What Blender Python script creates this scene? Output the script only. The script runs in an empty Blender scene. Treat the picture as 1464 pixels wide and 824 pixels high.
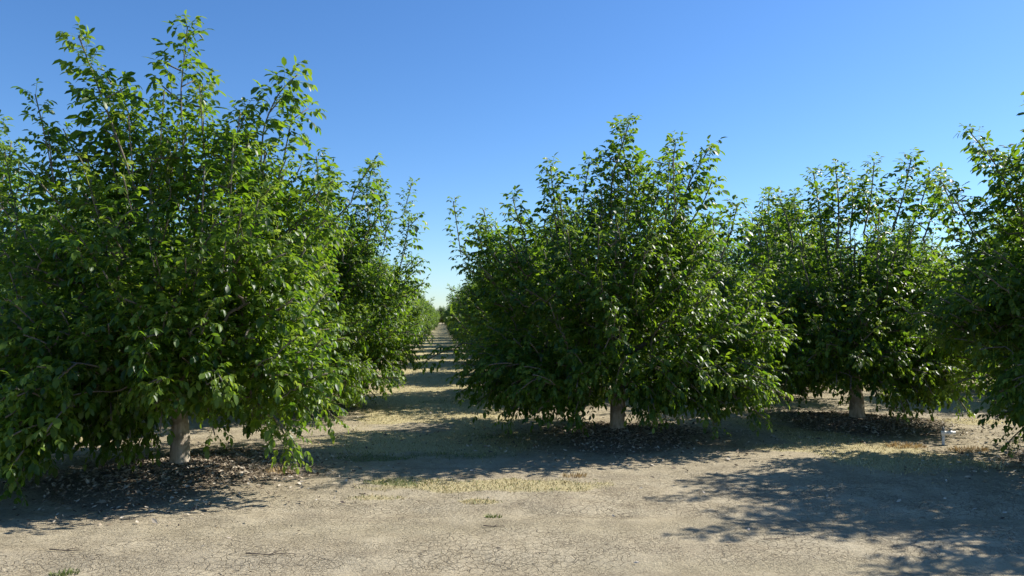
import bpy, math, random
import numpy as np
from mathutils import Vector
random.seed(7)
R = math.radians
C = bpy.context.scene.collection

# ------------------------------------------------------------------ camera geometry
F = 1050.0            # focal length in photo pixels (photo 1464 wide)
CAMH = 1.65
PITCH = math.atan(43 / F)
SLOPE = -0.095        # tree rows run along (SLOPE, 1)

def ray(px, py):
    a, v = (px - 732) / F, (412 - py) / F
    return np.array([a, math.cos(PITCH) - math.sin(PITCH) * v, math.sin(PITCH) + math.cos(PITCH) * v])

def on_ground(px, py, z=0.0):
    d = ray(px, py)
    t = (CAMH - z) / -d[2]
    return d[0] * t, d[1] * t

def at_depth(px, py, D):
    d = ray(px, py)
    t = D / d[1]
    return np.array([d[0] * t, D, CAMH + d[2] * t])

# ------------------------------------------------------------------ helpers
def obj(name, me, mat=None, parent=None):
    o = bpy.data.objects.new(name, me)
    C.objects.link(o)
    if mat is not None:
        me.materials.clear(); me.materials.append(mat)
    o.parent = parent
    return o

def empty(name, loc, rz=0.0):
    o = bpy.data.objects.new(name, None)
    C.objects.link(o)
    o.location = loc; o.rotation_euler = (0, 0, rz)
    o.empty_display_size = 0.2
    return o

def tag(o, label=None, cat=None, group=None, kind=None):
    if label: o['label'] = label
    if cat: o['category'] = cat
    if group: o['group'] = group
    if kind: o['kind'] = kind
    return o

def mesh_np(name, verts, loops, sizes, smooth=True, attrs=None):
    """verts (n,3); loops flat vertex indices; sizes = loop count of each face"""
    me = bpy.data.meshes.new(name)
    verts = np.asarray(verts, np.float32)
    loops = np.asarray(loops, np.int32).ravel()
    sizes = np.asarray(sizes, np.int32)
    starts = np.concatenate([[0], np.cumsum(sizes)[:-1]]).astype(np.int32)
    me.vertices.add(len(verts)); me.vertices.foreach_set('co', verts.ravel())
    me.loops.add(len(loops)); me.loops.foreach_set('vertex_index', loops)
    me.polygons.add(len(sizes)); me.polygons.foreach_set('loop_start', starts)
    me.polygons.foreach_set('use_smooth', np.full(len(sizes), smooth, bool))
    me.update(calc_edges=True)
    for k, a in (attrs or {}).items():
        at = me.attributes.new(k, 'FLOAT', 'POINT')
        at.data.foreach_set('value', np.asarray(a, np.float32).ravel())
    me.validate()
    return me

def norm(a):
    return a / np.maximum(np.linalg.norm(a, axis=-1, keepdims=True), 1e-9)

_rs = np.random.RandomState(3)
_tab = _rs.rand(256, 256)
def vnoise(x, y):
    x = np.asarray(x, float); y = np.asarray(y, float)
    xi = np.floor(x).astype(int); yi = np.floor(y).astype(int)
    fx = x - xi; fy = y - yi
    fx = fx * fx * (3 - 2 * fx); fy = fy * fy * (3 - 2 * fy)
    g = lambda i, j: _tab[i % 256, j % 256]
    return (g(xi, yi) * (1 - fx) + g(xi + 1, yi) * fx) * (1 - fy) + (g(xi, yi + 1) * (1 - fx) + g(xi + 1, yi + 1) * fx) * fy
def fbm(x, y, o=4):
    s = 0; a = .5; t = 0
    for k in range(o):
        s = s + a * vnoise(x * 2**k + 17 * k, y * 2**k + 31 * k); t += a; a *= .5
    return s / t
def sstep(a, b, x):
    t = np.clip((x - a) / (b - a), 0, 1)
    return t * t * (3 - 2 * t)

# ------------------------------------------------------------------ node helpers
class NT:
    def __init__(s, mat):
        s.t = mat.node_tree; s.t.nodes.clear()
    def n(s, typ, _ins=None, **kw):
        nd = s.t.nodes.new(typ)
        for k, v in kw.items(): setattr(nd, k, v)
        for k, v in (_ins or {}).items():
            sock = nd.inputs[k]
            if isinstance(v, bpy.types.NodeSocket): s.t.links.new(v, sock)
            else: sock.default_value = v
        return nd
    def math(s, op, a, b=0.0, clamp=False):
        return s.n('ShaderNodeMath', {0: a, 1: b}, operation=op, use_clamp=clamp).outputs[0]
    def mix(s, f, a, b, blend='MIX'):
        return s.n('ShaderNodeMix', {0: f, 6: a, 7: b}, data_type='RGBA', blend_type=blend).outputs[2]
    def ramp(s, f, stops, interp='LINEAR'):
        nd = s.n('ShaderNodeValToRGB', {0: f}); cr = nd.color_ramp; cr.interpolation = interp
        while len(cr.elements) < len(stops): cr.elements.new(0.5)
        for e, (p, c) in zip(cr.elements, stops):
            e.position = p; e.color = (*c, 1) if len(c) == 3 else c
        return nd.outputs[0]
    def smooth(s, a, b, x):
        return s.n('ShaderNodeMapRange', {0: x, 1: a, 2: b, 3: 0.0, 4: 1.0}, interpolation_type='SMOOTHSTEP').outputs[0]

def newmat(name):
    m = bpy.data.materials.new(name); m.use_nodes = True
    return m, NT(m)

def c4(r, g, b): return (r, g, b, 1.0)

# leaf
def leaf_material():
    m, t = newmat('walnut_leaf')
    rnd = t.n('ShaderNodeAttribute', attribute_name='tint').outputs['Fac']
    yng = t.n('ShaderNodeAttribute', attribute_name='young').outputs['Fac']
    base = t.ramp(rnd, [(0, (.008, .026, .004)), (.5, (.026, .068, .008)), (1, (.095, .158, .020))])
    young = t.mix(rnd, c4(.12, .235, .026), c4(.26, .36, .048))
    col = t.mix(yng, base, young)
    back = t.n('ShaderNodeNewGeometry').outputs['Backfacing']
    col2 = t.mix(t.math('MULTIPLY', back, .35), col, c4(.13, .17, .085))
    p = t.n('ShaderNodeBsdfPrincipled', {'Base Color': col2, 'Roughness': .42, 'IOR': 1.45, 'Specular IOR Level': .48})
    tc = t.mix(yng, t.mix(rnd, c4(.11, .28, .008), c4(.36, .54, .02)), c4(.42, .50, .06))
    tr = t.n('ShaderNodeBsdfTranslucent', {0: tc})
    mx = t.n('ShaderNodeMixShader', {0: .44, 1: p.outputs[0], 2: tr.outputs[0]})
    t.n('ShaderNodeOutputMaterial', {0: mx.outputs[0]})
    return m

def bark_material():
    m, t = newmat('bark')
    tc = t.n('ShaderNodeTexCoord').outputs['Object']
    mp = t.n('ShaderNodeMapping', {0: tc, 3: (1, 1, .25)}).outputs[0]
    n1 = t.n('ShaderNodeTexNoise', {'Vector': mp, 'Scale': 40, 'Detail': 6}).outputs['Fac']
    n2 = t.n('ShaderNodeTexNoise', {'Vector': tc, 'Scale': 9, 'Detail': 4}).outputs['Fac']
    col = t.ramp(n1, [(.3, (.07, .056, .042)), (.5, (.15, .125, .095)), (.75, (.24, .205, .16))])
    col = t.mix(t.smooth(.45, .7, n2), col, c4(.11, .095, .072))
    bp = t.n('ShaderNodeBump', {'Strength': .6, 'Distance': .01, 'Height': n1}).outputs[0]
    p = t.n('ShaderNodeBsdfPrincipled', {'Base Color': col, 'Roughness': .85, 'Normal': bp})
    t.n('ShaderNodeOutputMaterial', {0: p.outputs[0]})
    return m

def trunk_material():
    m, t = newmat('limewashed_trunk')
    tc = t.n('ShaderNodeTexCoord').outputs['Object']
    mp = t.n('ShaderNodeMapping', {0: tc, 3: (1, 1, .2)}).outputs[0]
    n1 = t.n('ShaderNodeTexNoise', {'Vector': mp, 'Scale': 28, 'Detail': 7, 'Roughness': .65}).outputs['Fac']
    n2 = t.n('ShaderNodeTexNoise', {'Vector': tc, 'Scale': 7, 'Detail': 6, 'Distortion': .6}).outputs['Fac']
    col = t.ramp(n1, [(.3, (.30, .24, .17)), (.48, (.50, .42, .32)), (.7, (.62, .54, .43))])
    col = t.mix(t.math('MULTIPLY', t.smooth(.42, .60, n2), .7), col, c4(.20, .16, .112))
    h = t.math('ADD', n1, t.math('MULTIPLY', n2, .6))
    bp = t.n('ShaderNodeBump', {'Strength': .9, 'Distance': .012, 'Height': h}).outputs[0]
    p = t.n('ShaderNodeBsdfPrincipled', {'Base Color': col, 'Roughness': .9, 'Normal': bp})
    t.n('ShaderNodeOutputMaterial', {0: p.outputs[0]})
    return m

def scatter_material(name, stops, rough=.8, trans=.0):
    m, t = newmat(name)
    rnd = t.n('ShaderNodeAttribute', attribute_name='tint').outputs['Fac']
    col = t.ramp(rnd, stops)
    p = t.n('ShaderNodeBsdfPrincipled', {'Base Color': col, 'Roughness': rough})
    out = p.outputs[0]
    if trans:
        tr = t.n('ShaderNodeBsdfTranslucent', {0: col})
        out = t.n('ShaderNodeMixShader', {0: trans, 1: out, 2: tr.outputs[0]}).outputs[0]
    t.n('ShaderNodeOutputMaterial', {0: out})
    return m

def flat_material(name, col, rough=.6, noise=.15, scale=30):
    m, t = newmat(name)
    tc = t.n('ShaderNodeTexCoord').outputs['Object']
    n1 = t.n('ShaderNodeTexNoise', {'Vector': tc, 'Scale': scale, 'Detail': 5}).outputs['Fac']
    c = t.mix(t.smooth(.35, .7, n1), c4(*col), c4(*[x * (1 - noise * 2) for x in col]))
    p = t.n('ShaderNodeBsdfPrincipled', {'Base Color': c, 'Roughness': rough})
    t.n('ShaderNodeOutputMaterial', {0: p.outputs[0]})
    return m

def ground_material():
    m, t = newmat('cracked_dirt')
    P = t.n('ShaderNodeTexCoord').outputs['Object']
    grass = t.n('ShaderNodeAttribute', attribute_name='grass').outputs['Fac']
    green = t.n('ShaderNodeAttribute', attribute_name='green').outputs['Fac']
    litter = t.n('ShaderNodeAttribute', attribute_name='litter').outputs['Fac']
    track = t.n('ShaderNodeAttribute', attribute_name='track').outputs['Fac']
    road = t.n('ShaderNodeAttribute', attribute_name='road').outputs['Fac']
    def noise(scale, detail=6, rough=.55, dist=0.0, vec=P):
        return t.n('ShaderNodeTexNoise', {'Vector': vec, 'Scale': scale, 'Detail': detail, 'Roughness': rough, 'Distortion': dist}).outputs['Fac']
    warp = t.n('ShaderNodeTexNoise', {'Vector': P, 'Scale': 7, 'Detail': 3}).outputs['Color']
    Pw = t.n('ShaderNodeVectorMath', {0: P, 1: t.n('ShaderNodeVectorMath', {0: warp, 3: .11}, operation='SCALE').outputs[0]}, operation='ADD').outputs[0]
    big = noise(.55, 6, .6); med = noise(3.0, 7, .65); fine = noise(38, 6, .7); grit = noise(150, 3, .7)
    streak = noise(1.0, 7, .65, .4, t.n('ShaderNodeMapping', {0: P, 3: (.45, 2.6, 1)}).outputs[0])
    col = t.ramp(med, [(.28, (.335, .275, .178)), (.48, (.43, .36, .238)), (.68, (.50, .425, .29))])
    col = t.mix(t.math('MULTIPLY', t.smooth(.42, .66, big), .35), col, c4(.44, .385, .27))
    col = t.mix(t.math('MULTIPLY', t.smooth(.50, .68, streak), .50), col, c4(.30, .25, .172))
    col = t.mix(t.math('MULTIPLY', t.smooth(.50, .66, fine), .52), col, c4(.175, .138, .092))
    col = t.mix(t.math('MULTIPLY', t.smooth(.60, .72, grit), .45), col, c4(.62, .55, .42))
    # shrinkage cracks of two sizes, broken up by noise
    def cracks(scale, w, lo, hi, seedn):
        v = t.n('ShaderNodeTexVoronoi', {'Vector': Pw, 'Scale': scale, 'Randomness': 1.0}, feature='DISTANCE_TO_EDGE').outputs['Distance']
        wn = noise(seedn, 4, .6)
        ww = t.math('MULTIPLY', t.smooth(lo, hi, wn), w)
        d = t.math('SUBTRACT', ww, v)
        return t.math('MULTIPLY', t.smooth(0.0, w * .55, d), 1.0)
    c1 = cracks(14.0, .055, .36, .62, 1.3)
    c2 = cracks(33.0, .085, .38, .62, 2.1)
    cr = t.math('MAXIMUM', c1, t.math('MULTIPLY', c2, .75))
    keep = t.math('SUBTRACT', 1.0, t.math('MAXIMUM', grass, litter), True)
    cr = t.math('MULTIPLY', cr, t.math('MULTIPLY', t.math('MULTIPLY', keep, t.math('SUBTRACT', 1.0, t.math('MULTIPLY', track, .8))), t.math('ADD', .35, t.math('MULTIPLY', road, .65))))
    col = t.mix(t.math('MULTIPLY', cr, .46), col, c4(.085, .065, .045))
    col = t.mix(t.math('MULTIPLY', track, .45), col, c4(.335, .285, .175))
    # straw-coloured mown grass thatch
    gfine = noise(26, 6, .75)
    gm = t.smooth(.30, .62, t.math('ADD', t.math('MULTIPLY', grass, .75), t.math('SUBTRACT', gfine, .42)))
    straw = t.ramp(noise(60, 4, .7), [(.3, (.25, .20, .095)), (.5, (.46, .39, .20)), (.7, (.60, .53, .30))])
    col = t.mix(t.math('MULTIPLY', gm, .9), col, straw)
    gr = t.smooth(.35, .65, t.math('ADD', t.math('MULTIPLY', green, .8), t.math('SUBTRACT', gfine, .45)))
    col = t.mix(t.math('MULTIPLY', gr, .7), col, c4(.11, .14, .045))
    # leaf litter and organic soil under the trees
    lm = t.smooth(.25, .7, t.math('ADD', litter, t.math('SUBTRACT', gfine, .5)))
    lit = t.ramp(noise(70, 5, .75), [(.35, (.055, .042, .030)), (.5, (.16, .125, .088)), (.66, (.36, .30, .22))])
    col = t.mix(t.math('MULTIPLY', lm, .8), col, lit)
    h = t.math('ADD', t.math('MULTIPLY', fine, .5), t.math('MULTIPLY', grit, .18))
    h = t.math('ADD', h, t.math('MULTIPLY', med, 1.0))
    h = t.math('SUBTRACT', h, t.math('MULTIPLY', cr, .8))
    bp = t.n('ShaderNodeBump', {'Strength': 1.0, 'Distance': .035, 'Height': h}).outputs[0]
    p = t.n('ShaderNodeBsdfPrincipled', {'Base Color': col, 'Roughness': .95, 'Specular IOR Level': .15, 'Normal': bp})
    t.n('ShaderNodeOutputMaterial', {0: p.outputs[0]})
    return m

M_leaf = leaf_material(); M_bark = bark_material(); M_trunk = trunk_material()

# ------------------------------------------------------------------ orchard layout
def row_line(x0, y0, n, dy=5.5, k0=0):
    return [(x0 + SLOPE * dy * k, y0 + dy * k) for k in range(k0, n)]
T1 = on_ground(260, 664, .075); T2 = on_ground(884, 616, .075); T3 = on_ground(1227, 598, .075); T4 = (7.0, 8.0)
row_A = row_line(*T1, 34)                                    # left side of the alley
row_B = row_line(*T2, 34)                                    # right side
row_C = [T4, T3] + row_line(T3[0] + .45, T3[1] + 5.3, 14, k0=0)
row_D = row_line(12.3, 10.6, 13)
row_E = row_line(17.4, 8.2, 12)
row_F = row_line(22.6, 10.9, 10)
row_G = row_line(27.8, 13.6, 9)
row_Z = row_line(-8.1, 6.0, 12)
row_Y = row_line(-14.4, 9.6, 9)
row_X = row_line(-19.6, 12.6, 8)
ALL = row_A + row_B + row_C + row_D + row_E + row_F + row_G + row_Z + row_Y + row_X
ALLN = np.array(ALL)

# ------------------------------------------------------------------ ground
def tree_near(x, y):
    """distance to nearest trunk (x,y arrays)"""
    d = np.full(x.shape, 99.0)
    for tx, ty in ALL:
        if ty < 75: d = np.minimum(d, np.hypot(x - tx, y - ty))
    return d
def rows_u(x, y): return x - SLOPE * y

def fields(x, y):
    u = rows_u(x, y)
    d = tree_near(x, y)
    # centre of the alleys
    g = 0
    for uc, w in ((-.15, 1.25), (5.2, .75), (10.6, 1.1), (16.0, 1.1), (21., 1.1), (-6.1, 1.1), (-11.3, 1.1)):
        start = 9.0 if abs(uc) < 1 else 8.0
        e = 1 - sstep(w * .55, w * 1.35, np.abs(u - uc) + (fbm(x * .9, y * .6) - .5) * 1.2)
        g = np.maximum(g, e * sstep(start - .5, start + .5, y + (fbm(x * 1.3 + 9, y) - .5) * 1.6))
    grass = g * sstep(.30, .50, fbm(x * .8 + 3, y * .8 + 8) + .10 + np.clip((y - 14) * .02, 0, .15))
    # single hand-placed straw patches of the foreground
    for px, py, rx, ry, s in ((690, 694, 1.1, .30, 1.0), (620, 600, 1.6, .45, 1.0), (1180, 642, 1.0, .35, 1), (1390, 603, .9, .40, 1), (590, 690, .5, .25, .8),
                              (680, 716, .22, .12, .8), (545, 712, .3, .1, .6), (600, 556, 1.6, .7, .8)):
        cx, cy = on_ground(px, py)
        q = np.hypot((x - cx) / rx, (y - cy) / ry) + (fbm(x * 3, y * 3) - .5) * 1.1
        grass = np.maximum(grass, s * (1 - sstep(.6, 1.25, q)))
    green = 0
    for px, py, rx, ry, s in ((565, 690, .38, .20, .9), (530, 655, .5, .22, .7), (725, 625, .5, .25, .7), (640, 575, .8, .5, .5), (640, 650, .9, .3, .55), (480, 650, .3, .1, .3)):
        cx, cy = on_ground(px, py)
        q = np.hypot((x - cx) / rx, (y - cy) / ry) + (fbm(x * 4 + 5, y * 4) - .5) * 1.3
        green = np.maximum(green, s * (1 - sstep(.5, 1.2, q)))
    lit = 1 - sstep(.75, 1.75, d + (fbm(x * 1.1 + 40, y * 1.1) - .5) * 1.6)
    lit = np.maximum(lit, .35 * (1 - sstep(1.5, 3.2, d + (fbm(x * .8 + 4, y * .8 + 9) - .5) * 2.5)))
    road = 1 - sstep(6.6, 8.6, y + (fbm(x * .7, y * .7 + 50) - .5) * 1.6)
    return grass, green, lit * (y > 5.9), road

def gz(x, y):
    x = np.asarray(x, float); y = np.asarray(y, float)
    d = tree_near(x, y)
    z = .085 * np.exp(-(d / .95) ** 2) + (fbm(x * .35, y * .35) - .5) * .05 + (fbm(x * 2.2 + 7, y * 2.2) - .5) * .022
    z = z + (fbm(x * 9, y * 9, 3) - .5) * .010
    z = z - .028 * np.exp(-((y - 4.95) / .16) ** 2) - .022 * np.exp(-((y - 6.35 + .05 * x) / .18) ** 2)   # shallow wheel ruts
    return z

def axis(lo, hi, step, far, g=1.12):
    a = list(np.arange(lo, hi + 1e-6, step))
    s = step; v = a[-1]
    up = []
    while v < far:
        s *= g; v += s; up.append(v)
    s = step; v = a[0]; dn = []
    while v > -far:
        s *= g; v -= s; dn.append(v)
    return np.array(dn[::-1] + a + up)

def build_ground():
    xs = axis(-8, 9.5, .055, 1500); ys = axis(3.2, 17, .055, 1800)
    X, Y = np.meshgrid(xs, ys)
    Z = gz(X, Y)
    far = np.hypot(X, Y)
    Z = np.where(far > 90, Z * np.clip(1 - (far - 90) / 60, 0, 1), Z)
    gr, gn, li, rd = fields(X, Y)
    ny, nx = X.shape
    tk = np.exp(-((Y - 4.97 - .015 * X) / .13) ** 2) * sstep(-.5, 1.5, X) + .8 * np.exp(-((Y - 5.9 - .05 * X) / .28) ** 2) * sstep(.25, .6, fbm(X * .8, Y * 2))
    idx = np.arange(nx * ny).reshape(ny, nx)
    q = np.stack([idx[:-1, :-1], idx[:-1, 1:], idx[1:, 1:], idx[1:, :-1]], -1).reshape(-1, 4)
    me = mesh_np('ground', np.stack([X, Y, Z], -1).reshape(-1, 3), q, np.full(len(q), 4), True,
                 {'grass': gr, 'green': np.broadcast_to(gn, X.shape), 'litter': li, 'road': rd, 'track': tk})
    o = obj('ground', me, ground_material())
    tag(o, 'pale cracked dirt ground of the orchard with straw patches', 'ground', kind='structure')
build_ground()

# ------------------------------------------------------------------ tree builder
def leaves_mesh(B, D, Y, LSZ, rng, size=1.0):
    """B bases (n,3), D petiole directions (n,3), Y youth (n) -> verts, loops, sizes, attrs.  Pinnate leaves with 5-7 leaflets."""
    n = len(B)
    D = norm(D)
    L = rng.uniform(.165, .262, n) * size * LSZ * (1 - .28 * Y)
    droop = rng.uniform(.12, .55, n)
    up = np.array([0, 0, 1.0])
    side = norm(np.cross(D, up) + rng.normal(0, .12, (n, 3)))
    S = np.array([.40, .40, .68, .68, .90, .90, 1.0])
    sg = np.array([1, -1, 1, -1, 1, -1, 0.0])
    ll = np.array([.27, .27, .37, .37, .42, .42, .50])
    has = np.ones((n, 7), bool)
    has[:, :2] = (rng.rand(n) > .35)[:, None]
    s = S[None, :, None]
    Ln = L[:, None, None]
    base = B[:, None] + D[:, None] * s * Ln - up * (droop[:, None, None] * s * s * Ln * .6)
    tan = norm(D[:, None] - up * (droop[:, None, None] * s * 1.2))
    ang = rng.normal(R(58), R(9), (n, 7)) * (sg != 0)
    ld = np.cos(ang)[..., None] * tan + (np.sin(ang) * sg)[..., None] * side[:, None]
    ld = norm(ld - up * rng.uniform(.12, 1.0, (n, 7))[..., None] + rng.normal(0, .12, (n, 7, 3)))
    nn = up - ld * (ld @ up)[..., None]
    nn = norm(norm(nn) + rng.normal(0, .38, (n, 7, 3)))
    nn = norm(nn - ld * np.sum(nn * ld, -1, keepdims=True))
    sd = np.cross(ld, nn)
    ln = (ll[None] * .88 * L[:, None] * rng.uniform(.85, 1.2, (n, 7)))
    wd = ln * rng.uniform(.44, .58, (n, 7)) * .5
    base = base[has]; ld = ld[has]; nn = nn[has]; sd = sd[has]; ln = ln[has]; wd = wd[has]
    yy = np.broadcast_to(Y[:, None], (n, 7))[has]
    lr = np.broadcast_to(rng.rand(n)[:, None], (n, 7))[has]
    m = len(base)
    fold = rng.uniform(.10, .45, m); curl = rng.uniform(.02, .34, m)
    tx = np.array([0, .30, .30, .30, .70, .70, .70, 1.0])
    ty = np.array([0, -.92, 0, .92, -.88, 0, .88, 0])
    u = ln[:, None] * tx
    w = wd[:, None] * ty
    hgt = np.abs(w) * fold[:, None] - curl[:, None] * ln[:, None] * tx ** 2
    V = base[:, None] + ld[:, None] * u[..., None] + sd[:, None] * w[..., None] + nn[:, None] * hgt[..., None]
    # 2 tris, 2 quads, 2 tris
    f = np.array([0, 2, 1, 0, 3, 2, 1, 2, 5, 4, 2, 3, 6, 5, 4, 5, 7, 5, 6, 7])
    szs = np.array([3, 3, 4, 4, 3, 3])
    loops = (np.arange(m)[:, None] * 8 + f).ravel()
    sizes = np.tile(szs, m)
    tint = np.repeat(np.clip(lr * .7 + rng.rand(m) * .4 - .05, 0, 1), 8)
    young = np.repeat(np.clip(yy, 0, 1), 8)
    # rachis: a thin folded strip per leaf
    k = np.array([0, .5, 1.0])[None, :, None]
    rp = B[:, None] + D[:, None] * k * Ln - up * (droop[:, None, None] * k * k * Ln * .6)
    rw = side[:, None] * .0022 + up * .0012
    RV = np.stack([rp - rw, rp + rw], 2).reshape(n, 6, 3)
    rf = np.array([0, 1, 3, 2, 2, 3, 5, 4])
    off = m * 8
    rl = (off + np.arange(n)[:, None] * 6 + rf).ravel()
    V = np.concatenate([V.reshape(-1, 3), RV.reshape(-1, 3)])
    loops = np.concatenate([loops, rl]); sizes = np.concatenate([sizes, np.full(2 * n, 4)])
    tint = np.concatenate([tint, np.full(n * 6, .9)]); young = np.concatenate([young, np.full(n * 6, .55)])
    return V, loops, sizes, {'tint': tint, 'young': young}

def tube(path, rad, sides, V, L, S, twist=0.0):
    path = np.asarray(path); k = len(path)
    t = np.gradient(path, axis=0); t = norm(t)
    ref = np.array([.31, .95, .05])
    a = norm(np.cross(t, ref)); b = np.cross(t, a)
    th = np.arange(sides) * 2 * np.pi / sides
    ring = path[:, None] + (a[:, None] * np.cos(th)[None, :, None] + b[:, None] * np.sin(th)[None, :, None]) * np.asarray(rad)[:, None, None]
    off = sum(len(v) for v in V)
    V.append(ring.reshape(-1, 3))
    i = np.arange(k - 1)[:, None] * sides + off; j = np.arange(sides)[None]; j2 = (j + 1) % sides
    q = np.stack([i + j, i + j2, i + sides + j2, i + sides + j], -1).reshape(-1, 4)
    L.append(q.ravel()); S.append(np.full(len(q), 4))
    L.append(off + (k - 1) * sides + np.arange(sides)); S.append([sides])

def build_tree(seed, blobs, shoots=(), lean=(0, 0), height=.8, rad=.105, leafsize=1.0, dens=1.0, young=.7, clear=None, zmin=.48):
    """blobs: (cx,cy,cz, rx,ry,rz, n) in tree-local metres.  shoots: (polyline, leafy_fraction)"""
    rng = np.random.RandomState(seed)
    # skeleton nodes
    pos = []; par = []; tang = []
    def add(p, q, tg):
        pos.append(np.asarray(p, float)); par.append(q); tang.append(norm(np.asarray(tg, float))); return len(pos) - 1
    top = np.array([lean[0] * height, lean[1] * height, height])
    n0 = 8; prev = -1
    for i in range(n0):
        f = i / (n0 - 1)
        p = top * f + np.array([math.sin(f * 5 + seed) * .012, math.cos(f * 4 + seed) * .012, 0]) - np.array([0, 0, .06 * (1 - f)])
        prev = add(p, prev, (lean[0], lean[1], 1))
    root_top = prev
    paths = []                       # list of node index lists (first = parent node)
    def grow(start, end, tip_dir, droop=0.0, step=.13):
        p0 = pos[start]; t0 = tang[start]
        d = np.linalg.norm(end - p0)
        c1 = p0 + norm(t0 + norm(end - p0) * 1.2 + np.array([0, 0, .35])) * d * .38
        c2 = end - norm(np.asarray(tip_dir, float)) * d * .30
        k = max(3, int(d / step))
        idx = [start]; pr = start
        wob = rng.normal(0, .012, (k + 1, 3))
        for i in range(1, k + 1):
            f = i / k
            q = (1 - f) ** 3 * p0 + 3 * (1 - f) ** 2 * f * c1 + 3 * (1 - f) * f * f * c2 + f ** 3 * end + wob[i]
            pr = add(q, pr, q - pos[pr]); idx.append(pr)
        paths.append(idx)
        return pr, idx
    # scaffold limbs
    ns = 5
    a0 = rng.rand() * 6.28
    for i in range(ns):
        a = a0 + i * 6.283 / ns + rng.normal(0, .2)
        rr = rng.uniform(.55, 1.0); zz = rng.uniform(1.5, 2.3)
        st = root_top if i % 2 == 0 else root_top - 1
        grow(st, np.array([math.cos(a) * rr + top[0], math.sin(a) * rr + top[1], zz]), (math.cos(a) * .4, math.sin(a) * .4, 1))
    grow(root_top, np.array([rng.normal(0, .15), rng.normal(0, .15), 2.5]), (0, 0, 1))
    # attraction targets
    T = []
    for (cx, cy, cz, rx, ry, rz, n) in blobs:
        n = int(n * dens)
        v = norm(rng.normal(size=(n, 3))); r = rng.rand(n) ** .42
        q = np.array([cx, cy, cz]) + v * r[:, None] * np.array([rx, ry, rz])
        kc = max(2, n // 9)                       # shoots gather in clumps with dark gaps between them
        g = rng.randint(0, kc, n); m = rng.rand(n) < .48
        q[m] = (q[:kc][g] + rng.normal(0, .20, (n, 3)))[m]
        T.append(q)
    T = np.concatenate(T); T = T[T[:, 2] > zmin]
    ctr = np.array([0, 0, 1.4])
    T = T[np.argsort(np.linalg.norm(T - ctr, axis=1))]
    LB = []; LD = []; LY = []; LZ = []
    def leafy(pts, sp, y0, sz=1.0):
        pts = np.asarray(pts); seg = np.linalg.norm(np.diff(pts, axis=0), axis=1); cum = np.concatenate([[0], np.cumsum(seg)])
        Lt = cum[-1]; k = max(2, int(Lt / sp))
        s = (np.arange(k) + .5) / k * Lt
        P = np.stack([np.interp(s, cum, pts[:, c]) for c in range(3)], 1)
        e = .02
        Q = np.stack([np.interp(np.minimum(s + e, Lt), cum, pts[:, c]) - np.interp(np.maximum(s - e, 0), cum, pts[:, c]) for c in range(3)], 1)
        Q = norm(Q)
        a = norm(np.cross(Q, np.array([.3, .2, .9]))); b = np.cross(Q, a)
        ph = rng.rand() * 6.28 + np.arange(k) * 2.4 + rng.normal(0, .25, k)
        f = s / Lt
        el = R(62) - f * R(28) + rng.normal(0, .12, k)
        d = Q * np.cos(el)[:, None] + (a * np.cos(ph)[:, None] + b * np.sin(ph)[:, None]) * np.sin(el)[:, None]
        d[:, 2] += .12
        LZ.append(np.full(k, sz) * (1 - .25 * f)); LB.append(P); LD.append(d); LY.append(np.clip(y0 * sstep(.55, 1.0, f) + rng.rand(k) * .12 * (y0 > .2), 0, 1))
    P_arr = None
    for t in T:
        A = np.array(pos)[n0 - 2:]
        d = np.linalg.norm(A - t, axis=1)
        rA = np.linalg.norm(A - ctr, axis=1); rt = np.linalg.norm(t - ctr)
        cost = d + .25 * np.maximum(0, rA - rt) * 4 + .12 * rA + np.maximum(0, A[:, 2] - t[2]) * .25
        st = int(np.argmin(cost)) + n0 - 2
        out = t - ctr; out[2] *= .6; out = norm(out)
        low = 1 - sstep(.7, 1.7, t[2])
        upw = rng.uniform(.45, 1.3) * (1 - low) + rng.uniform(-.30, .35) * low
        td = norm(out * rng.uniform(.6, 1.2) + np.array([0, 0, upw]) + rng.normal(0, .25, 3))
        e, idx = grow(st, t, td)
        longs = t[2] > 2.2 and rng.rand() < .16
        ext = rng.uniform(.20, .45) if not longs else rng.uniform(.55, 1.0)
        if longs: td = norm(td * .5 + np.array([0, 0, .9]))
        kk = 4; pr = e; tail = []
        for i in range(1, kk + 1):
            f = i / kk
            q = t + td * ext * f - np.array([0, 0, 1]) * (.08 + .14 * low) * ext * f * f
            pr = add(q, pr, td); idx.append(pr); tail.append(q)
        pth = [pos[i] for i in idx]
        # leaves on the last ~0.75 m
        seg = 0; j = len(pth) - 1
        want = rng.uniform(.50, .85)
        while j > 0 and seg < want:
            seg += np.linalg.norm(pth[j] - pth[j - 1]); j -= 1
        ytip = young * rng.choice([0, .35, .9], p=[.30, .35, .35])
        leafy(pth[j:], rng.uniform(.028, .038), ytip)
    for poly, frac in shoots:
        poly = np.asarray(poly, float)
        A = np.array(pos)[n0:]
        d = np.linalg.norm(A - poly[0], axis=1); st = int(np.argmin(d)) + n0
        e, idx = grow(st, poly[0], poly[1] - poly[0])
        # smooth polyline
        seg = np.linalg.norm(np.diff(poly, axis=0), axis=1); cum = np.concatenate([[0], np.cumsum(seg)])
        k = int(cum[-1] / .09) + 2; s = np.linspace(0, cum[-1], k)
        P = np.stack([np.interp(s, cum, poly[:, c]) for c in range(3)], 1)
        for _ in range(3): P[1:-1] = (P[:-2] + P[1:-1] * 2 + P[2:]) / 4
        pr = e
        for q in P[1:]:
            pr = add(q, pr, q - pos[pr]); idx.append(pr)
        j = int(k * (1 - frac))
        leafy(P[j:], .022, .25, 1.28)
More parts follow.
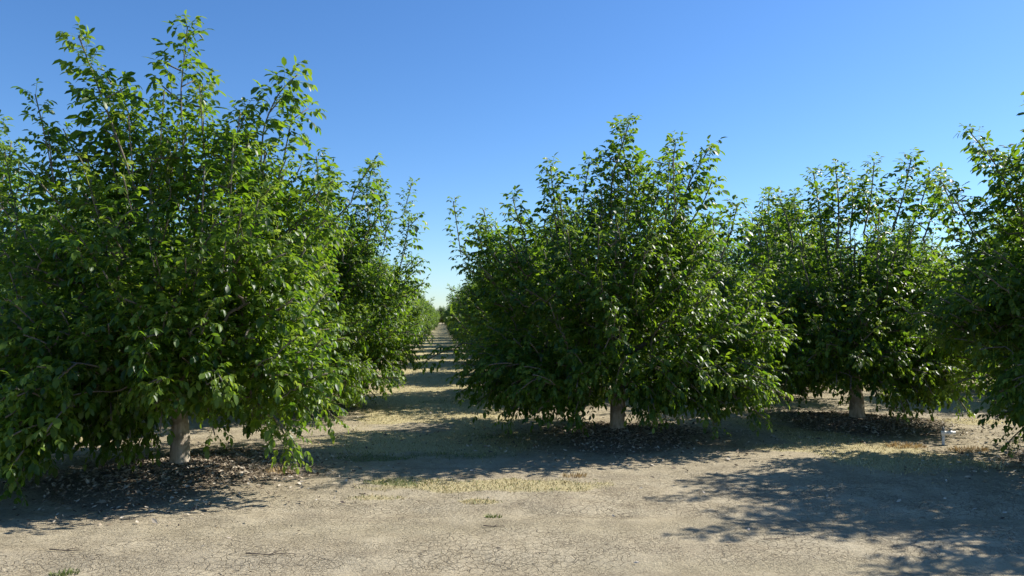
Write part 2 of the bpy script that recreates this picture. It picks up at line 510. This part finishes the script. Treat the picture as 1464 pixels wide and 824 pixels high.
        # short side shoots near its leafy half
        for _ in range(int(cum[-1] * 2.4)):
            jj = rng.randint(max(1, j - 2), max(j + 1, int(k * .85)))
            a = rng.rand() * 6.28; d = norm(np.array([math.cos(a), math.sin(a), rng.uniform(.2, .9)]))
            l = rng.uniform(.12, .30)
            q = P[jj] + d * l
            pid = idx[-(k - jj)] if k - jj > 0 else idx[-1]
            nid = add((P[jj] + q) / 2, pid, d); nid2 = add(q, nid, d); paths.append([pid, nid, nid2])
            leafy([P[jj] + d * .03, q], .035, .2, 1.2)
    # radii by pipe model
    N = len(pos); w = np.zeros(N)
    ch = np.zeros(N, int)
    for i in range(N):
        if par[i] >= 0: ch[par[i]] += 1
    w[ch == 0] = 1
    for i in range(N - 1, 0, -1): w[par[i]] += w[i]
    r = .0042 * np.ones(N) + (rad * .78 - .0042) * (w / w[root_top]) ** .52
    pos_a = np.array(pos)
    V = []; L = []; S = []
    for idx in paths:
        rr = r[idx].copy(); rr[0] = min(rr[0], rr[1] * 1.15)
        if w[idx[1]] > 12: rr[0] = rr[1] * 1.1
        tube(pos_a[idx], rr, 9 if rr.max() > .03 else (6 if rr.max() > .012 else 4), V, L, S)
    bm = mesh_np('branches', np.concatenate(V), np.concatenate(L), np.concatenate(S))
    # trunk
    V = []; L = []; S = []
    k = 16; f = np.linspace(0, 1, k)
    tp = np.stack([np.interp(f, np.linspace(0, 1, n0), pos_a[:n0, c]) for c in range(3)], 1)
    tr = rad * (1 + .38 * np.exp(-f * height / .07) - .16 * f + .05 * np.sin(f * 9 + seed) + .10 * sstep(.85, 1, f))
    tr = np.append(tr, tr[-1] * .5); tp = np.vstack([tp, tp[-1] + [0, 0, .05]])
    tube(tp, tr, 18, V, L, S)
    Vt = np.concatenate(V)
    a = np.arctan2(Vt[:, 1] - tp[0, 1], Vt[:, 0] - tp[0, 0])
    bump = 1 + .05 * np.sin(a * 3 + seed + Vt[:, 2] * 3) + .035 * np.sin(a * 5 + seed * 2 - Vt[:, 2] * 6)
    cx = np.interp(Vt[:, 2], tp[:, 2], tp[:, 0]); cy = np.interp(Vt[:, 2], tp[:, 2], tp[:, 1])
    Vt[:, 0] = cx + (Vt[:, 0] - cx) * bump; Vt[:, 1] = cy + (Vt[:, 1] - cy) * bump
    tm = mesh_np('trunk', Vt, np.concatenate(L), np.concatenate(S))
    LB = np.concatenate(LB); LD = np.concatenate(LD); LY = np.concatenate(LY); LZ = np.concatenate(LZ)
    if clear:                                   # the open side where low branches were pruned off
        tcx, tcy, zc, hw = clear
        c = norm(np.array([tcx, tcy]))
        al = LB[:, 0] * c[0] + LB[:, 1] * c[1]; ac = np.abs(-LB[:, 0] * c[1] + LB[:, 1] * c[0])
        keep = ~((al > -.1) & (ac < hw) & (LB[:, 2] < zc + .22 * (rng.rand(len(LB)) - .3) - al * .06))
        LB = LB[keep]; LD = LD[keep]; LY = LY[keep]; LZ = LZ[keep]
    V, lo, sz, at = leaves_mesh(LB, LD, LY, LZ, rng, leafsize)
    low = V[:, 2] < .05
    V[low, 2] = .05 + (V[low, 2] - .05) * .1
    cm = mesh_np('crown', V, lo, sz, True, at)
    print('tree', seed, 'shoots', len(T), 'leaves', len(LB), 'faces', len(sz))
    return tm, bm, cm

def plant(meshes, x, y, rz, label, group=None, scale=1.0, cat='tree'):
    z = float(gz(np.array([x]), np.array([y]))[0]) if y < 60 else 0
    e = empty('walnut_tree', (x, y, z - .01), rz)
    e.scale = (scale,) * 3
    tag(e, label, cat, group)
    for nm, me, mt in zip(('trunk', 'branches', 'crown'), meshes, (M_trunk, M_bark, M_leaf)):
        if not me.materials: me.materials.append(mt)
        o = bpy.data.objects.new(nm, me); C.objects.link(o); o.parent = e
    return e

def local(px, py, base, dd):
    """photo pixel at depth of base + dd -> tree-local point"""
    p = at_depth(px, py, base[1] + dd)
    return p - np.array([base[0], base[1], 0])

# --- hero tree 1 (left)
b1 = [(-1.3, -1.2, .66, .85, .55, .32, 50), (.1, -.95, 1.05, .8, .35, .3, 34), (-.5, -.4, .8, .6, .5, .25, 25), (.25, .1, 2.2, 1.4, 1.5, 1.1, 160), (.4, .1, 3.0, 1.0, 1.0, .5, 50), (-1.1, 0, 2.1, .8, 1.2, .95, 70),
      (-.95, -.9, 1.35, .85, .8, .65, 60), (-1.75, -.9, .95, .5, .7, .55, 30), (-.62, -1.55, .62, .35, .30, .42, 24), (.85, -.2, 1.45, .75, 1.1, .75, 65),
      (1.1, -.6, 1.15, .65, .6, .35, 34), (-1.5, .5, 1.0, .8, .7, .6, 45), (-.6, .9, 1.0, .6, .5, .4, 25), (0, 1.2, 1.7, 1.3, .8, 1.0, 50), (.4, -.9, 1.6, .9, .5, .7, 40), (-.5, -.1, 2.9, .6, .7, .45, 30), (.3, 1.0, .85, .8, .5, .35, 35), (-.2, 1.9, 1.6, 1.2, .7, .9, 60)]
s1 = [([local(200, 300, T1, -.2), local(165, 200, T1, -.3), local(135, 120, T1, -.35), local(112, 60, T1, -.4)], .62),
      ([local(222, 290, T1, .2), local(198, 215, T1, .2), local(172, 135, T1, .2)], .7),
      ([local(262, 230, T1, 0), local(258, 140, T1, .05), local(268, 46, T1, .05)], .50),
      ([local(262, 230, T1, .2), local(285, 180, T1, .35), local(290, 128, T1, .35)], .8),
      ([local(372, 260, T1, -.1), local(376, 190, T1, -.15), local(398, 140, T1, -.2), local(425, 116, T1, -.2)], .62),
      ([local(400, 260, T1, .3), local(415, 190, T1, .35), local(420, 160, T1, .35)], .8),
      ([local(320, 250, T1, -.3), local(345, 190, T1, -.35), local(352, 165, T1, -.35)], .8),
      ([local(110, 300, T1, 0), local(95, 240, T1, .0), local(85, 212, T1, 0)], .8),
      ([local(455, 320, T1, .4), local(455, 260, T1, .5), local(452, 232, T1, .5)], .8)]
t1 = build_tree(11, b1, s1, lean=(-.10, 0), height=.85, rad=.098, leafsize=1.06, zmin=.26, young=.85, clear=(-T1[0] + .2, -T1[1], .74, .21))
plant(t1, *T1, 0, 'large walnut tree with sunlit pale trunk and tall top shoots, left of the alley')

# --- hero tree 2 (right of the alley)
b2 = [(0, -.9, .82, 1.1, .4, .25, 48), (-1.1, -.2, .75, .7, .8, .3, 40), (1.0, -.4, .78, .7, .6, .28, 34), (0, 0, 2.0, 1.5, 1.5, 1.0, 170), (.1, 0, 2.75, 1.0, 1.0, .5, 60), (-1.25, 0, 2.15, .75, 1.1, .8, 55), (1.15, -.1, 1.6, .75, 1.1, .75, 70),
      (1.65, -.5, 1.2, .4, .5, .35, 18), (-.9, -.7, 1.0, .8, .8, .45, 45), (.9, -.9, .9, .8, .5, .45, 45), (0, 1.0, .85, 1.3, .5, .35, 40), (0, 1.9, 1.7, 1.2, .7, .9, 60), (0, 1.3, 1.6, 1.3, .8, .9, 50), (0, -1.1, 1.5, 1.1, .4, .6, 40),
      (-1.6, .2, 1.2, .5, .9, .5, 30)]
s2 = [([local(870, 320, T2, 0), local(876, 260, T2, 0), local(900, 182, T2, 0)], .68),
      ([local(915, 330, T2, .3), local(897, 250, T2, .2), local(885, 190, T2, .2)], .6),
      ([local(950, 340, T2, -.2), local(958, 270, T2, -.2), local(966, 212, T2, -.2)], .75),
      ([local(965, 330, T2, .1), local(985, 270, T2, .1), local(1015, 218, T2, .1)], .7),
      ([local(985, 330, T2, -.4), local(1005, 300, T2, -.4), local(1018, 268, T2, -.4)], .8),
      ([local(800, 330, T2, 0), local(790, 280, T2, 0), local(787, 245, T2, 0)], .8),
      ([local(832, 330, T2, .2), local(835, 280, T2, .2), local(843, 240, T2, .2)], .8),
      ([local(755, 360, T2, 0), local(740, 320, T2, 0), local(733, 290, T2, 0)], .8),
      ([local(720, 400, T2, 0), local(695, 360, T2, 0), local(685, 330, T2, 0)], .8),
      ([local(1030, 380, T2, 0), local(1045, 340, T2, 0), local(1055, 300, T2, 0)], .8)]
t2 = build_tree(23, b2, s2, lean=(.0, 0), height=.85, rad=.105, clear=(-T2[0], -T2[1], .66, .20))
plant(t2, *T2, 0, 'round walnut tree with its shaded trunk standing at the right of the alley')

# --- hero tree 3
b3 = [(0, -.85, .85, 1.1, .4, .22, 48), (0, 0, 1.0, 1.3, 1.0, .3, 40), (0, 0, 1.75, 1.4, 1.4, .8, 150), (.2, 0, 2.25, 1.1, 1.0, .35, 45), (-1.1, 0, 1.7, .7, 1.0, .7, 45), (1.1, 0, 1.8, .8, 1.0, .8, 60),
      (-.4, -1.0, 1.1, 1.1, .5, .4, 40), (.9, -.7, 1.0, .7, .6, .4, 35), (0, 1.8, 1.6, 1.2, .7, .8, 55), (0, .9, .85, 1.2, .5, .35, 40), (0, 1.2, 1.6, 1.2, .8, .8, 40), (-1.2, -.3, .9, .5, .6, .3, 25), (1.1, .2, .9, .5, .6, .3, 25)]
s3 = []
for (a, b, c, d, dd) in ((1135, 360, 1112, 285, 0), (1175, 360, 1163, 252, .2), (1198, 360, 1195, 243, -.2), (1235, 340, 1250, 238, .1), (1255, 340, 1232, 270, .4),
                         (1275, 340, 1303, 232, 0), (1300, 340, 1330, 250, .3), (1320, 350, 1345, 262, -.3), (1150, 370, 1135, 300, .5), (1100, 400, 1090, 320, 0), (1215, 340, 1218, 262, .4)):
    s3.append(([local(a, b, T3, dd), local((a + c) / 2 + 3, (b + d) / 2, T3, dd), local(c, d, T3, dd)], .78))
t3 = build_tree(37, b3, s3, lean=(-.08, 0), height=.85, rad=.11, clear=(-T3[0], -T3[1], .66, .24))
plant(t3, *T3, 0, 'walnut tree with dark trunk on a mulch mound and many thin upright shoots')

# --- hero tree 4 (right edge)
b4 = [(-.5, 1.3, 2.1, .9, .7, .8, 60), (-1.4, .4, 1.7, .5, .8, .6, 22), (-.2, -1.5, 2.4, 1.2, .7, .9, 60), (.1, .4, 3.3, .9, .9, .5, 45), (0, 0, .9, 1.4, 1.2, .3, 40), (.2, 0, 1.95, 1.4, 1.5, 1.0, 160), (.2, 0, 2.8, 1.0, 1.0, .5, 60), (-.9, .3, 1.4, .75, 1.0, .7, 60), (.6, -1.3, 2.0, 1.0, .6, .8, 40), (1.2, 0, 1.8, .8, 1.1, .8, 50),
      (-1.45, -.1, .85, .35, .45, .25, 22), (-1.2, .9, 1.3, .6, .7, .5, 30), (.3, -1.1, 1.3, 1.1, .5, .6, 40), (0, 1.2, 1.6, 1.2, .8, .8, 40)]
s4 = [([local(1500, 370, T4, .7), local(1450, 300, T4, .8), local(1425, 245, T4, .8), local(1388, 200, T4, .8)], .62),
      ([local(1500, 370, T4, 1.1), local(1470, 300, T4, 1.2), local(1440, 250, T4, 1.2), local(1408, 225, T4, 1.2)], .62),
      ([local(1400, 360, T4, 1.2), local(1370, 300, T4, 1.2), local(1345, 268, T4, 1.2)], .8),
      ([local(1530, 340, T4, -.3), local(1515, 240, T4, -.3), local(1492, 150, T4, -.3)], .6),
      ([local(1560, 330, T4, .3), local(1570, 240, T4, .3), local(1580, 130, T4, .3)], .6),
      ([local(1640, 330, T4, 0), local(1660, 240, T4, 0), local(1690, 150, T4, 0)], .6)]
t4 = build_tree(41, b4, s4, zmin=.26, lean=(.03, .02), height=.85, rad=.105)
plant(t4, *T4, 0, 'walnut tree cut off by the right edge, a low branch drooping to the ground')

# --- generic variants
def variant(seed, h=1.0, w=1.0):
    rng = np.random.RandomState(seed + 500)
    bl = [(0, 0, .8, 1.6, 1.6, .3, 60), (0, 0, 2.0 * h, 1.5 * w, 1.5 * w, 1.0 * h, 170), (0, 0, 2.75 * h, 1.0 * w, 1.0 * w, .45 * h, 55)]
    for i in range(9):
        a = i * .7 + rng.rand() * .5; r = rng.uniform(1.1, 1.5) * w; z = (rng.uniform(.75, 1.15) if i % 2 else rng.uniform(1.6, 2.3)) * h
        bl.append((math.cos(a) * r, math.sin(a) * r, z, .75 * w, .75 * w, .55, 30))
    sh = []
    for i in range(9):
        a = rng.rand() * 6.28; r = rng.uniform(.1, .95); tp = rng.uniform(.35, 1.1)
        p0 = np.array([math.cos(a) * r, math.sin(a) * r, (3.1 - r * .35) * h])
        p2 = p0 + np.array([math.cos(a) * .12 * tp + rng.normal(0, .06), math.sin(a) * .12 * tp + rng.normal(0, .06), tp])
        sh.append(([p0, (p0 + p2) / 2 + rng.normal(0, .04, 3), p2], .75))
    return build_tree(seed, bl, sh, lean=(rng.normal(0, .05), rng.normal(0, .05)), height=.85, rad=.1)
VAR = [variant(51, 1.05, 1.04), variant(62, .97, 1.0), variant(73, 1.0, 1.06), variant(84, .93, .98)]

# second tree of the left row, its long shoot stands clear above the crown
TB = row_A[1]
bb = [(0, 1.8, 1.6, 1.2, .7, .8, 50), (0, -1.6, 1.5, 1.2, .7, .8, 50), (1.0, -.7, .7, 1.2, .9, .3, 60), (0, 0, .8, 1.6, 1.6, .3, 60), (0, 0, 2.2, 1.6, 1.6, 1.1, 190), (.9, .1, 2.9, .9, 1.0, .6, 60), (-.6, 0, 3.0, .8, .8, .5, 45), (1.7, -.2, 2.0, .6, 1.0, .7, 45),
      (1.6, 0, 1.2, .7, 1.0, .5, 40), (.9, -1.0, 1.3, .9, .5, .5, 40)]
sb = [([local(528, 330, TB, 0), local(522, 285, TB, 0), local(533, 243, TB, 0)], .8), ([local(545, 330, TB, .4), local(542, 295, TB, .4), local(545, 270, TB, .4)], .8),
      ([local(470, 310, TB, 0), local(468, 270, TB, 0), local(472, 250, TB, 0)], .8), ([local(575, 370, TB, 0), local(583, 340, TB, 0), local(585, 318, TB, 0)], .8)]
tb = build_tree(97, bb, sb, zmin=.28, height=.85, rad=.105)
plant(tb, *TB, 0, 'walnut tree just behind the large left one, one shoot rising into the sky', 'walnut trees along the left of the alley')

ORD = ['first', 'second', 'third', 'fourth', 'fifth', 'sixth', 'seventh', 'eighth', 'ninth', 'tenth', 'eleventh', 'twelfth', 'thirteenth', 'fourteenth', 'fifteenth',
       'sixteenth', 'seventeenth', 'eighteenth', 'nineteenth', 'twentieth', 'twenty-first', 'twenty-second', 'twenty-third', 'twenty-fourth']
rg = random.Random(5)
def plant_row(row, skip, where, group, seq=None, big={}):
    for i, (x, y) in enumerate(row):
        if i < skip: continue
        v = VAR[(seq[i - skip] if seq and i - skip < len(seq) else rg.randrange(4))]
        jx, jy = (rg.gauss(0, .10), rg.gauss(0, .12))
        if i >= 20:
            lb = 'distant walnut tree far down ' + where
        else: lb = 'bushy walnut tree, %s in %s' % (ORD[i], where)
        # crowns stretched along the row, shaped to cast broader shade and keep alley open
        e = plant(v, x + jx, y + jy, rg.choice([0, math.pi]) + rg.uniform(-.2, .2) - SLOPE, lb, group, rg.uniform(.93, 1.06) * big.get(i, 1.0))
        e.scale = (e.scale[0] * .92, e.scale[1] * 1.2, e.scale[2])
plant_row(row_A, 2, "the row lining the alley's left side", 'walnut trees along the left of the alley', [0, 2, 0], {2: .97})
plant_row(row_B, 1, "the row lining the alley's right side", 'walnut trees along the right of the alley')
plant_row(row_C, 2, 'the second row right of the alley', 'walnut trees in the rows right of the alley', None, {2: 1.12, 3: 1.1})
plant_row(row_D, 0, 'the third row right of the alley', 'walnut trees in the rows right of the alley', None, {0: 1.15, 1: 1.12, 2: 1.1})
plant_row(row_E, 0, 'the fourth row right of the alley', 'walnut trees in the rows right of the alley')
plant_row(row_F, 0, 'the fifth row right of the alley', 'walnut trees in the rows right of the alley')
plant_row(row_G, 0, 'the sixth row right of the alley', 'walnut trees in the rows right of the alley')
plant_row(row_Z, 1, 'the second row left of the alley', 'walnut trees in the rows left of the alley', [2, 0], {1: 1.27, 2: 1.2, 3: 1.15})
plant_row(row_Y, 0, 'the third row left of the alley', 'walnut trees in the rows left of the alley')
plant_row(row_X, 0, 'the fourth row left of the alley', 'walnut trees in the rows left of the alley')

for k in range(7):
    plant(VAR[k % 4], -25 + k * 3.0, 197 + (k % 3) * 1.5, k * 1.3, 'distant walnut tree in the cross row closing the far end of the alley', 'walnut trees closing the end of the alley', 1.25)

# ------------------------------------------------------------------ ground scatter
def scatter_litter():
    rng = np.random.RandomState(9)
    XY = []
    for (tx, ty) in ALL:
        if ty > 32 or abs(tx) > 14: continue
        k = 9000 if ty < 13 and abs(tx) < 8 else (2600 if ty < 20 else 1100)
        r = np.abs(rng.normal(0, 1.05, k)); a = rng.rand(k) * 6.283
        XY.append(np.stack([tx + r * np.cos(a) * 1.1, ty + r * np.sin(a)], 1))
    XY.append(np.stack([rng.uniform(-7, 9, 9000), rng.uniform(4.2, 14, 9000)], 1))
    XY = np.concatenate(XY)
    gr, gn, li, rd = fields(XY[:, 0], XY[:, 1])
    keep = rng.rand(len(XY)) < np.clip(li * 1.2 + .05, 0, 1) * np.where(XY[:, 1] < 5.9, .35, 1)
    XY = XY[keep]; n = len(XY)
    z = gz(XY[:, 0], XY[:, 1])
    a = rng.rand(n) * 6.283; l = rng.uniform(.010, .030, n) * (1 + .5 * (rng.rand(n) > .8)) ; w = l * rng.uniform(.3, .6, n)
    up = norm(np.stack([rng.normal(0, .45, n), rng.normal(0, .45, n), np.ones(n)], 1))
    d = np.stack([np.cos(a), np.sin(a), np.zeros(n)], 1); d = norm(d - up * np.sum(d * up, 1, keepdims=True)); s = np.cross(up, d)
    base = np.stack([XY[:, 0], XY[:, 1], z + rng.uniform(.004, .022, n)], 1)
    tx = np.array([-1, 0, 1, 0, 0]); ty = np.array([0, -1, 0, 1, 0]); hz = np.array([.35, .25, .35, .25, 0])
    cur = rng.uniform(-.6, 1.2, n)
    V = base[:, None] + d[:, None] * (l[:, None] * tx)[..., None] + s[:, None] * (w[:, None] * ty)[..., None] + up[:, None] * (l[:, None] * cur[:, None] * hz)[..., None]
    f = np.array([4, 0, 1, 4, 1, 2, 4, 2, 3, 4, 3, 0])
    loops = (np.arange(n)[:, None] * 5 + f).ravel()
    me = mesh_np('leaf_litter', V.reshape(-1, 3), loops, np.full(n * 4, 3), False, {'tint': np.repeat(rng.rand(n), 5)})
    o = obj('leaf_litter', me, scatter_material('dry_leaf_litter', [(0, (.06, .042, .03)), (.3, (.19, .14, .09)), (.6, (.42, .34, .24)), (1, (.54, .47, .37))]))
    tag(o, 'dry brown and pale leaf litter scattered under the walnut trees', 'leaf litter', kind='stuff')
    print('litter', n)
scatter_litter()

def blades(name, XY, h, tint, mat, label, cat, lie=.8, w=.003, seed=1):
    rng = np.random.RandomState(seed); n = len(XY)
    z = gz(XY[:, 0], XY[:, 1])
    a = rng.rand(n) * 6.283; s = np.stack([np.cos(a), np.sin(a), 0 * a], 1)
    b = rng.rand(n) * 6.283; ln = h * rng.uniform(.5, 1.3, n); q = rng.uniform(.1, 1, n) ** .5 * lie
    t = np.stack([np.cos(b) * q, np.sin(b) * q, np.sqrt(np.maximum(1 - q * q, .02))], 1) * ln[:, None]
    B = np.stack([XY[:, 0], XY[:, 1], z - .002], 1)
    ww = w * rng.uniform(.7, 1.6, n)[:, None]
    mid = B + t * .55 + np.array([0, 0, 1]) * (ln * .12)[:, None]
    V = np.stack([B - s * ww, B + s * ww, mid + s * ww * .8, mid - s * ww * .8, B + t], 1)
    f = np.array([0, 1, 2, 3, 3, 2, 4])
    loops = (np.arange(n)[:, None] * 5 + f).ravel()
    me = mesh_np(name, V.reshape(-1, 3), loops, np.tile([4, 3], n), False, {'tint': np.repeat(tint, 5)})
    return tag(obj(name, me, mat), label, cat, kind='stuff')

M_straw = scatter_material('straw', [(0, (.26, .19, .085)), (.5, (.48, .39, .19)), (1, (.66, .58, .34))], .7, .2)
M_green = scatter_material('green_blade', [(0, (.06, .10, .02)), (.6, (.13, .19, .04)), (1, (.30, .32, .10))], .6, .25)
def scatter_grass():
    rng = np.random.RandomState(19)
    n = 330000
    y = 6.6 + 26 * rng.rand(n) ** 1.7
    x = rng.uniform(-.62, .80, n) * y
    gr, gn, li, rd = fields(x, y)
    k = rng.rand(n) < gr * .8
    XY = np.stack([x, y], 1)
    A = XY[k]
    blades('dry_grass', A, .017 + .0012 * A[:, 1], rng.rand(len(A)), M_straw, 'mown straw yellow grass in patches along the alley floor', 'grass', .98, .0028)
    kg = rng.rand(n) < np.maximum(np.broadcast_to(gn, x.shape) * .55, gr * .05)
    A = XY[kg]
    blades('green_grass', A, .032 + 0 * A[:, 1], rng.rand(len(A)), M_green, 'thin patches of low green grass in the alley', 'grass', .75, .0032, 4)
    print('blades', k.sum(), kg.sum())
scatter_grass()

# weeds and tufts that stand alone
def tuft(px, py, n, rad, h, mat, name, label, cat, seed, lie=.6):
    rng = np.random.RandomState(seed)
    cx, cy = on_ground(px, py)
    r = rad * .95 * np.sqrt(rng.rand(n)); a = rng.rand(n) * 6.283
    XY = np.stack([cx + r * np.cos(a) * 1.5, cy + r * np.sin(a)], 1)
    o = blades(name, XY, np.full(n, h), rng.rand(n), mat, label, cat, lie, .003, seed)
    del o['kind']
    return o
tuft(92, 814, 130, .06, .032, M_green, 'grass_tuft', 'small green grass tuft alone on the cracked dirt at the bottom left', 'grass tuft', 5, .8)
tuft(705, 737, 60, .05, .035, M_green, 'grass_tuft', 'tiny green tuft on bare dirt below the straw patch in the alley', 'grass tuft', 15, .8)
M_dryweed = scatter_material('dry_weed', [(0, (.16, .09, .035)), (.5, (.38, .24, .09)), (1, (.55, .42, .2))], .7, .2)
tuft(402, 677, 160, .12, .045, M_dryweed, 'dry_weed', 'dry orange-brown weed beside the litter right of the pale trunk', 'weed', 6, .6)
tuft(820, 681, 90, .09, .05, M_dryweed, 'dry_weed', 'dry brown weed on dirt in front of the shaded trunk', 'weed', 7, .6)
tuft(1295, 640, 300, .17, .05, M_dryweed, 'dry_weed', 'brown weed clump just left of the white riser', 'weed', 8, .6)
tuft(1385, 645, 300, .17, .05, M_dryweed, 'dry_weed', 'brown weed clump just right of the white riser', 'weed', 9, .6)
tuft(1420, 672, 40, .09, .11, M_straw, 'dry_weed', 'tall pale weed stalks beside the low drooping branch at right', 'weed', 10, .4)

# twigs
M_twig = flat_material('twig_bark', (.11, .08, .055), .85)
def twig(px, py, l, ang, label, seed):
    rng = np.random.RandomState(seed)
    cx, cy = on_ground(px, py)
    k = 9; s = np.linspace(-.5, .5, k) * l
    P = np.stack([cx + s * math.cos(ang), cy + s * math.sin(ang), np.zeros(k)], 1)
    P[:, :2] += np.cumsum(rng.normal(0, l * .012, (k, 2)), 0)
    P[:, 2] = gz(P[:, 0], P[:, 1]).max() + .006 + np.abs(np.sin(s * 9)) * .006
    V = []; L = []; S = []
    tube(P, np.linspace(.0045, .002, k), 6, V, L, S)
    q = P[4] + np.array([math.cos(ang + .7), math.sin(ang + .7), .12]) * l * .25
    tube(np.array([P[4], (P[4] + q) / 2 + [0, 0, .004], q]), [.004, .003, .002], 5, V, L, S)
    tag(obj('twig', mesh_np('twig', np.concatenate(V), np.concatenate(L), np.concatenate(S)), M_twig), label, 'twig')
twig(705, 754, .16, .05, 'short dark twig on bare dirt below the alley straw patch', 1)
twig(520, 708, .10, -.3, 'dark bark chip stick at the left of the straw patch', 2)
twig(385, 793, .34, .02, 'long thin twig lying flat on cracked dirt near the bottom', 3)
twig(95, 786, .26, -.08, 'thin brown twig on the dirt above the small grass tuft', 4)
twig(140, 728, .20, -.05, 'reddish dark stick beside the shadow edge at left', 5)
twig(1110, 770, .22, .3, 'forked dark twig in the dappled shade at lower right', 6)

# ------------------------------------------------------------------ irrigation riser
def riser():
    x, y = on_ground(1349, 637)
    z = float(gz(np.array([x]), np.array([y]))[0])
    e = empty('irrigation_riser', (x, y, z))
    tag(e, 'white plastic irrigation riser with a side valve standing in dry weeds', 'irrigation riser')
    W = flat_material('white_pvc', (.78, .77, .72), .4, .12, 60)
    B = flat_material('grey_plastic', (.16, .16, .15), .5, .1, 60)
    def part(name, tubes, mat, parent=e):
        V = []; L = []; S = []
        for P, rr in tubes:
            P = np.array(P, float); tube(P, rr, 16, V, L, S)
        me = mesh_np(name, np.concatenate(V), np.concatenate(L), np.concatenate(S), True)
        return obj(name, me, mat, parent)
    part('pipe', [([(0, 0, -.05), (0, 0, .04), (0, 0, .17)], [.019, .019, .019])], W)
    tee = part('tee', [([(0, 0, .118), (0, 0, .12), (0, 0, .178), (0, 0, .18)], [.019, .027, .027, .019]),
                       ([(.0, 0, .15), (.055, 0, .15), (.06, 0, .15)], [.025, .025, .019])], W)
    arm = part('valve_body', [([(.05, 0, .15), (.062, 0, .15), (.068, 0, .151), (.115, 0, .151), (.12, 0, .151), (.15, 0, .150), (.155, 0, .15)],
                               [.018, .018, .029, .029, .020, .026, .018])], W)
    part('valve_handle', [([(.09, 0, .178), (.09, 0, .20)], [.008, .008]), ([(.066, 0, .203), (.07, 0, .205), (.112, 0, .205), (.115, 0, .203)], [.004, .008, .008, .004])], B, arm)
    part('cap', [([(0, 0, .178), (0, 0, .182), (0, 0, .205), (0, 0, .212), (0, 0, .235)], [.018, .022, .022, .010, .008])], B)
riser()

# ------------------------------------------------------------------ light
SUN_EL = R(40.5); SUN_DIR = norm(np.array([.90, .43]))      # ground direction towards the sun
sv = Vector((SUN_DIR[0] * math.cos(SUN_EL), SUN_DIR[1] * math.cos(SUN_EL), math.sin(SUN_EL)))
sun = bpy.data.lights.new('sun', 'SUN'); sun.energy = 5.0; sun.angle = R(.53); sun.color = (1.0, .955, .88)
so = bpy.data.objects.new('sun', sun); C.objects.link(so)
so.rotation_euler = sv.to_track_quat('Z', 'Y').to_euler(); so.location = (20, 10, 30)
w = bpy.data.worlds.new('World'); bpy.context.scene.world = w; w.use_nodes = True
nt = w.node_tree; nt.nodes.clear()
sky = nt.nodes.new('ShaderNodeTexSky'); sky.sky_type = 'NISHITA'; sky.sun_disc = False
sky.sun_elevation = SUN_EL; sky.sun_rotation = math.atan2(SUN_DIR[0], SUN_DIR[1])
sky.air_density = 1.0; sky.dust_density = .2; sky.ozone_density = 3.0; sky.altitude = 0
hs = nt.nodes.new('ShaderNodeHueSaturation'); hs.inputs['Saturation'].default_value = 1.16
bg = nt.nodes.new('ShaderNodeBackground'); bg.inputs[1].default_value = .092
out = nt.nodes.new('ShaderNodeOutputWorld')
nt.links.new(sky.outputs[0], hs.inputs['Color']); tint = nt.nodes.new('ShaderNodeMix'); tint.data_type = 'RGBA'; tint.blend_type = 'MULTIPLY'; tint.inputs[0].default_value = 1
tint.inputs[7].default_value = (.78, .925, 1.11, 1)
nt.links.new(hs.outputs[0], tint.inputs[6]); nt.links.new(tint.outputs[2], bg.inputs[0]); nt.links.new(bg.outputs[0], out.inputs[0])

# ------------------------------------------------------------------ camera, render
cam = bpy.data.cameras.new('camera'); cam.sensor_width = 36; cam.lens = F / 1464 * 36; cam.clip_end = 6000; cam.clip_start = .05
co = bpy.data.objects.new('camera', cam); C.objects.link(co)
co.location = (0, 0, CAMH); co.rotation_euler = (R(90) + PITCH, 0, 0)
S = bpy.context.scene
S.camera = co
S.render.engine = 'CYCLES'
S.view_settings.view_transform = 'Standard'; S.view_settings.look = 'None'; S.view_settings.gamma = 1; S.view_settings.exposure = .74
S.cycles.max_bounces = 4; S.cycles.transmission_bounces = 4; S.cycles.diffuse_bounces = 3; S.cycles.glossy_bounces = 2
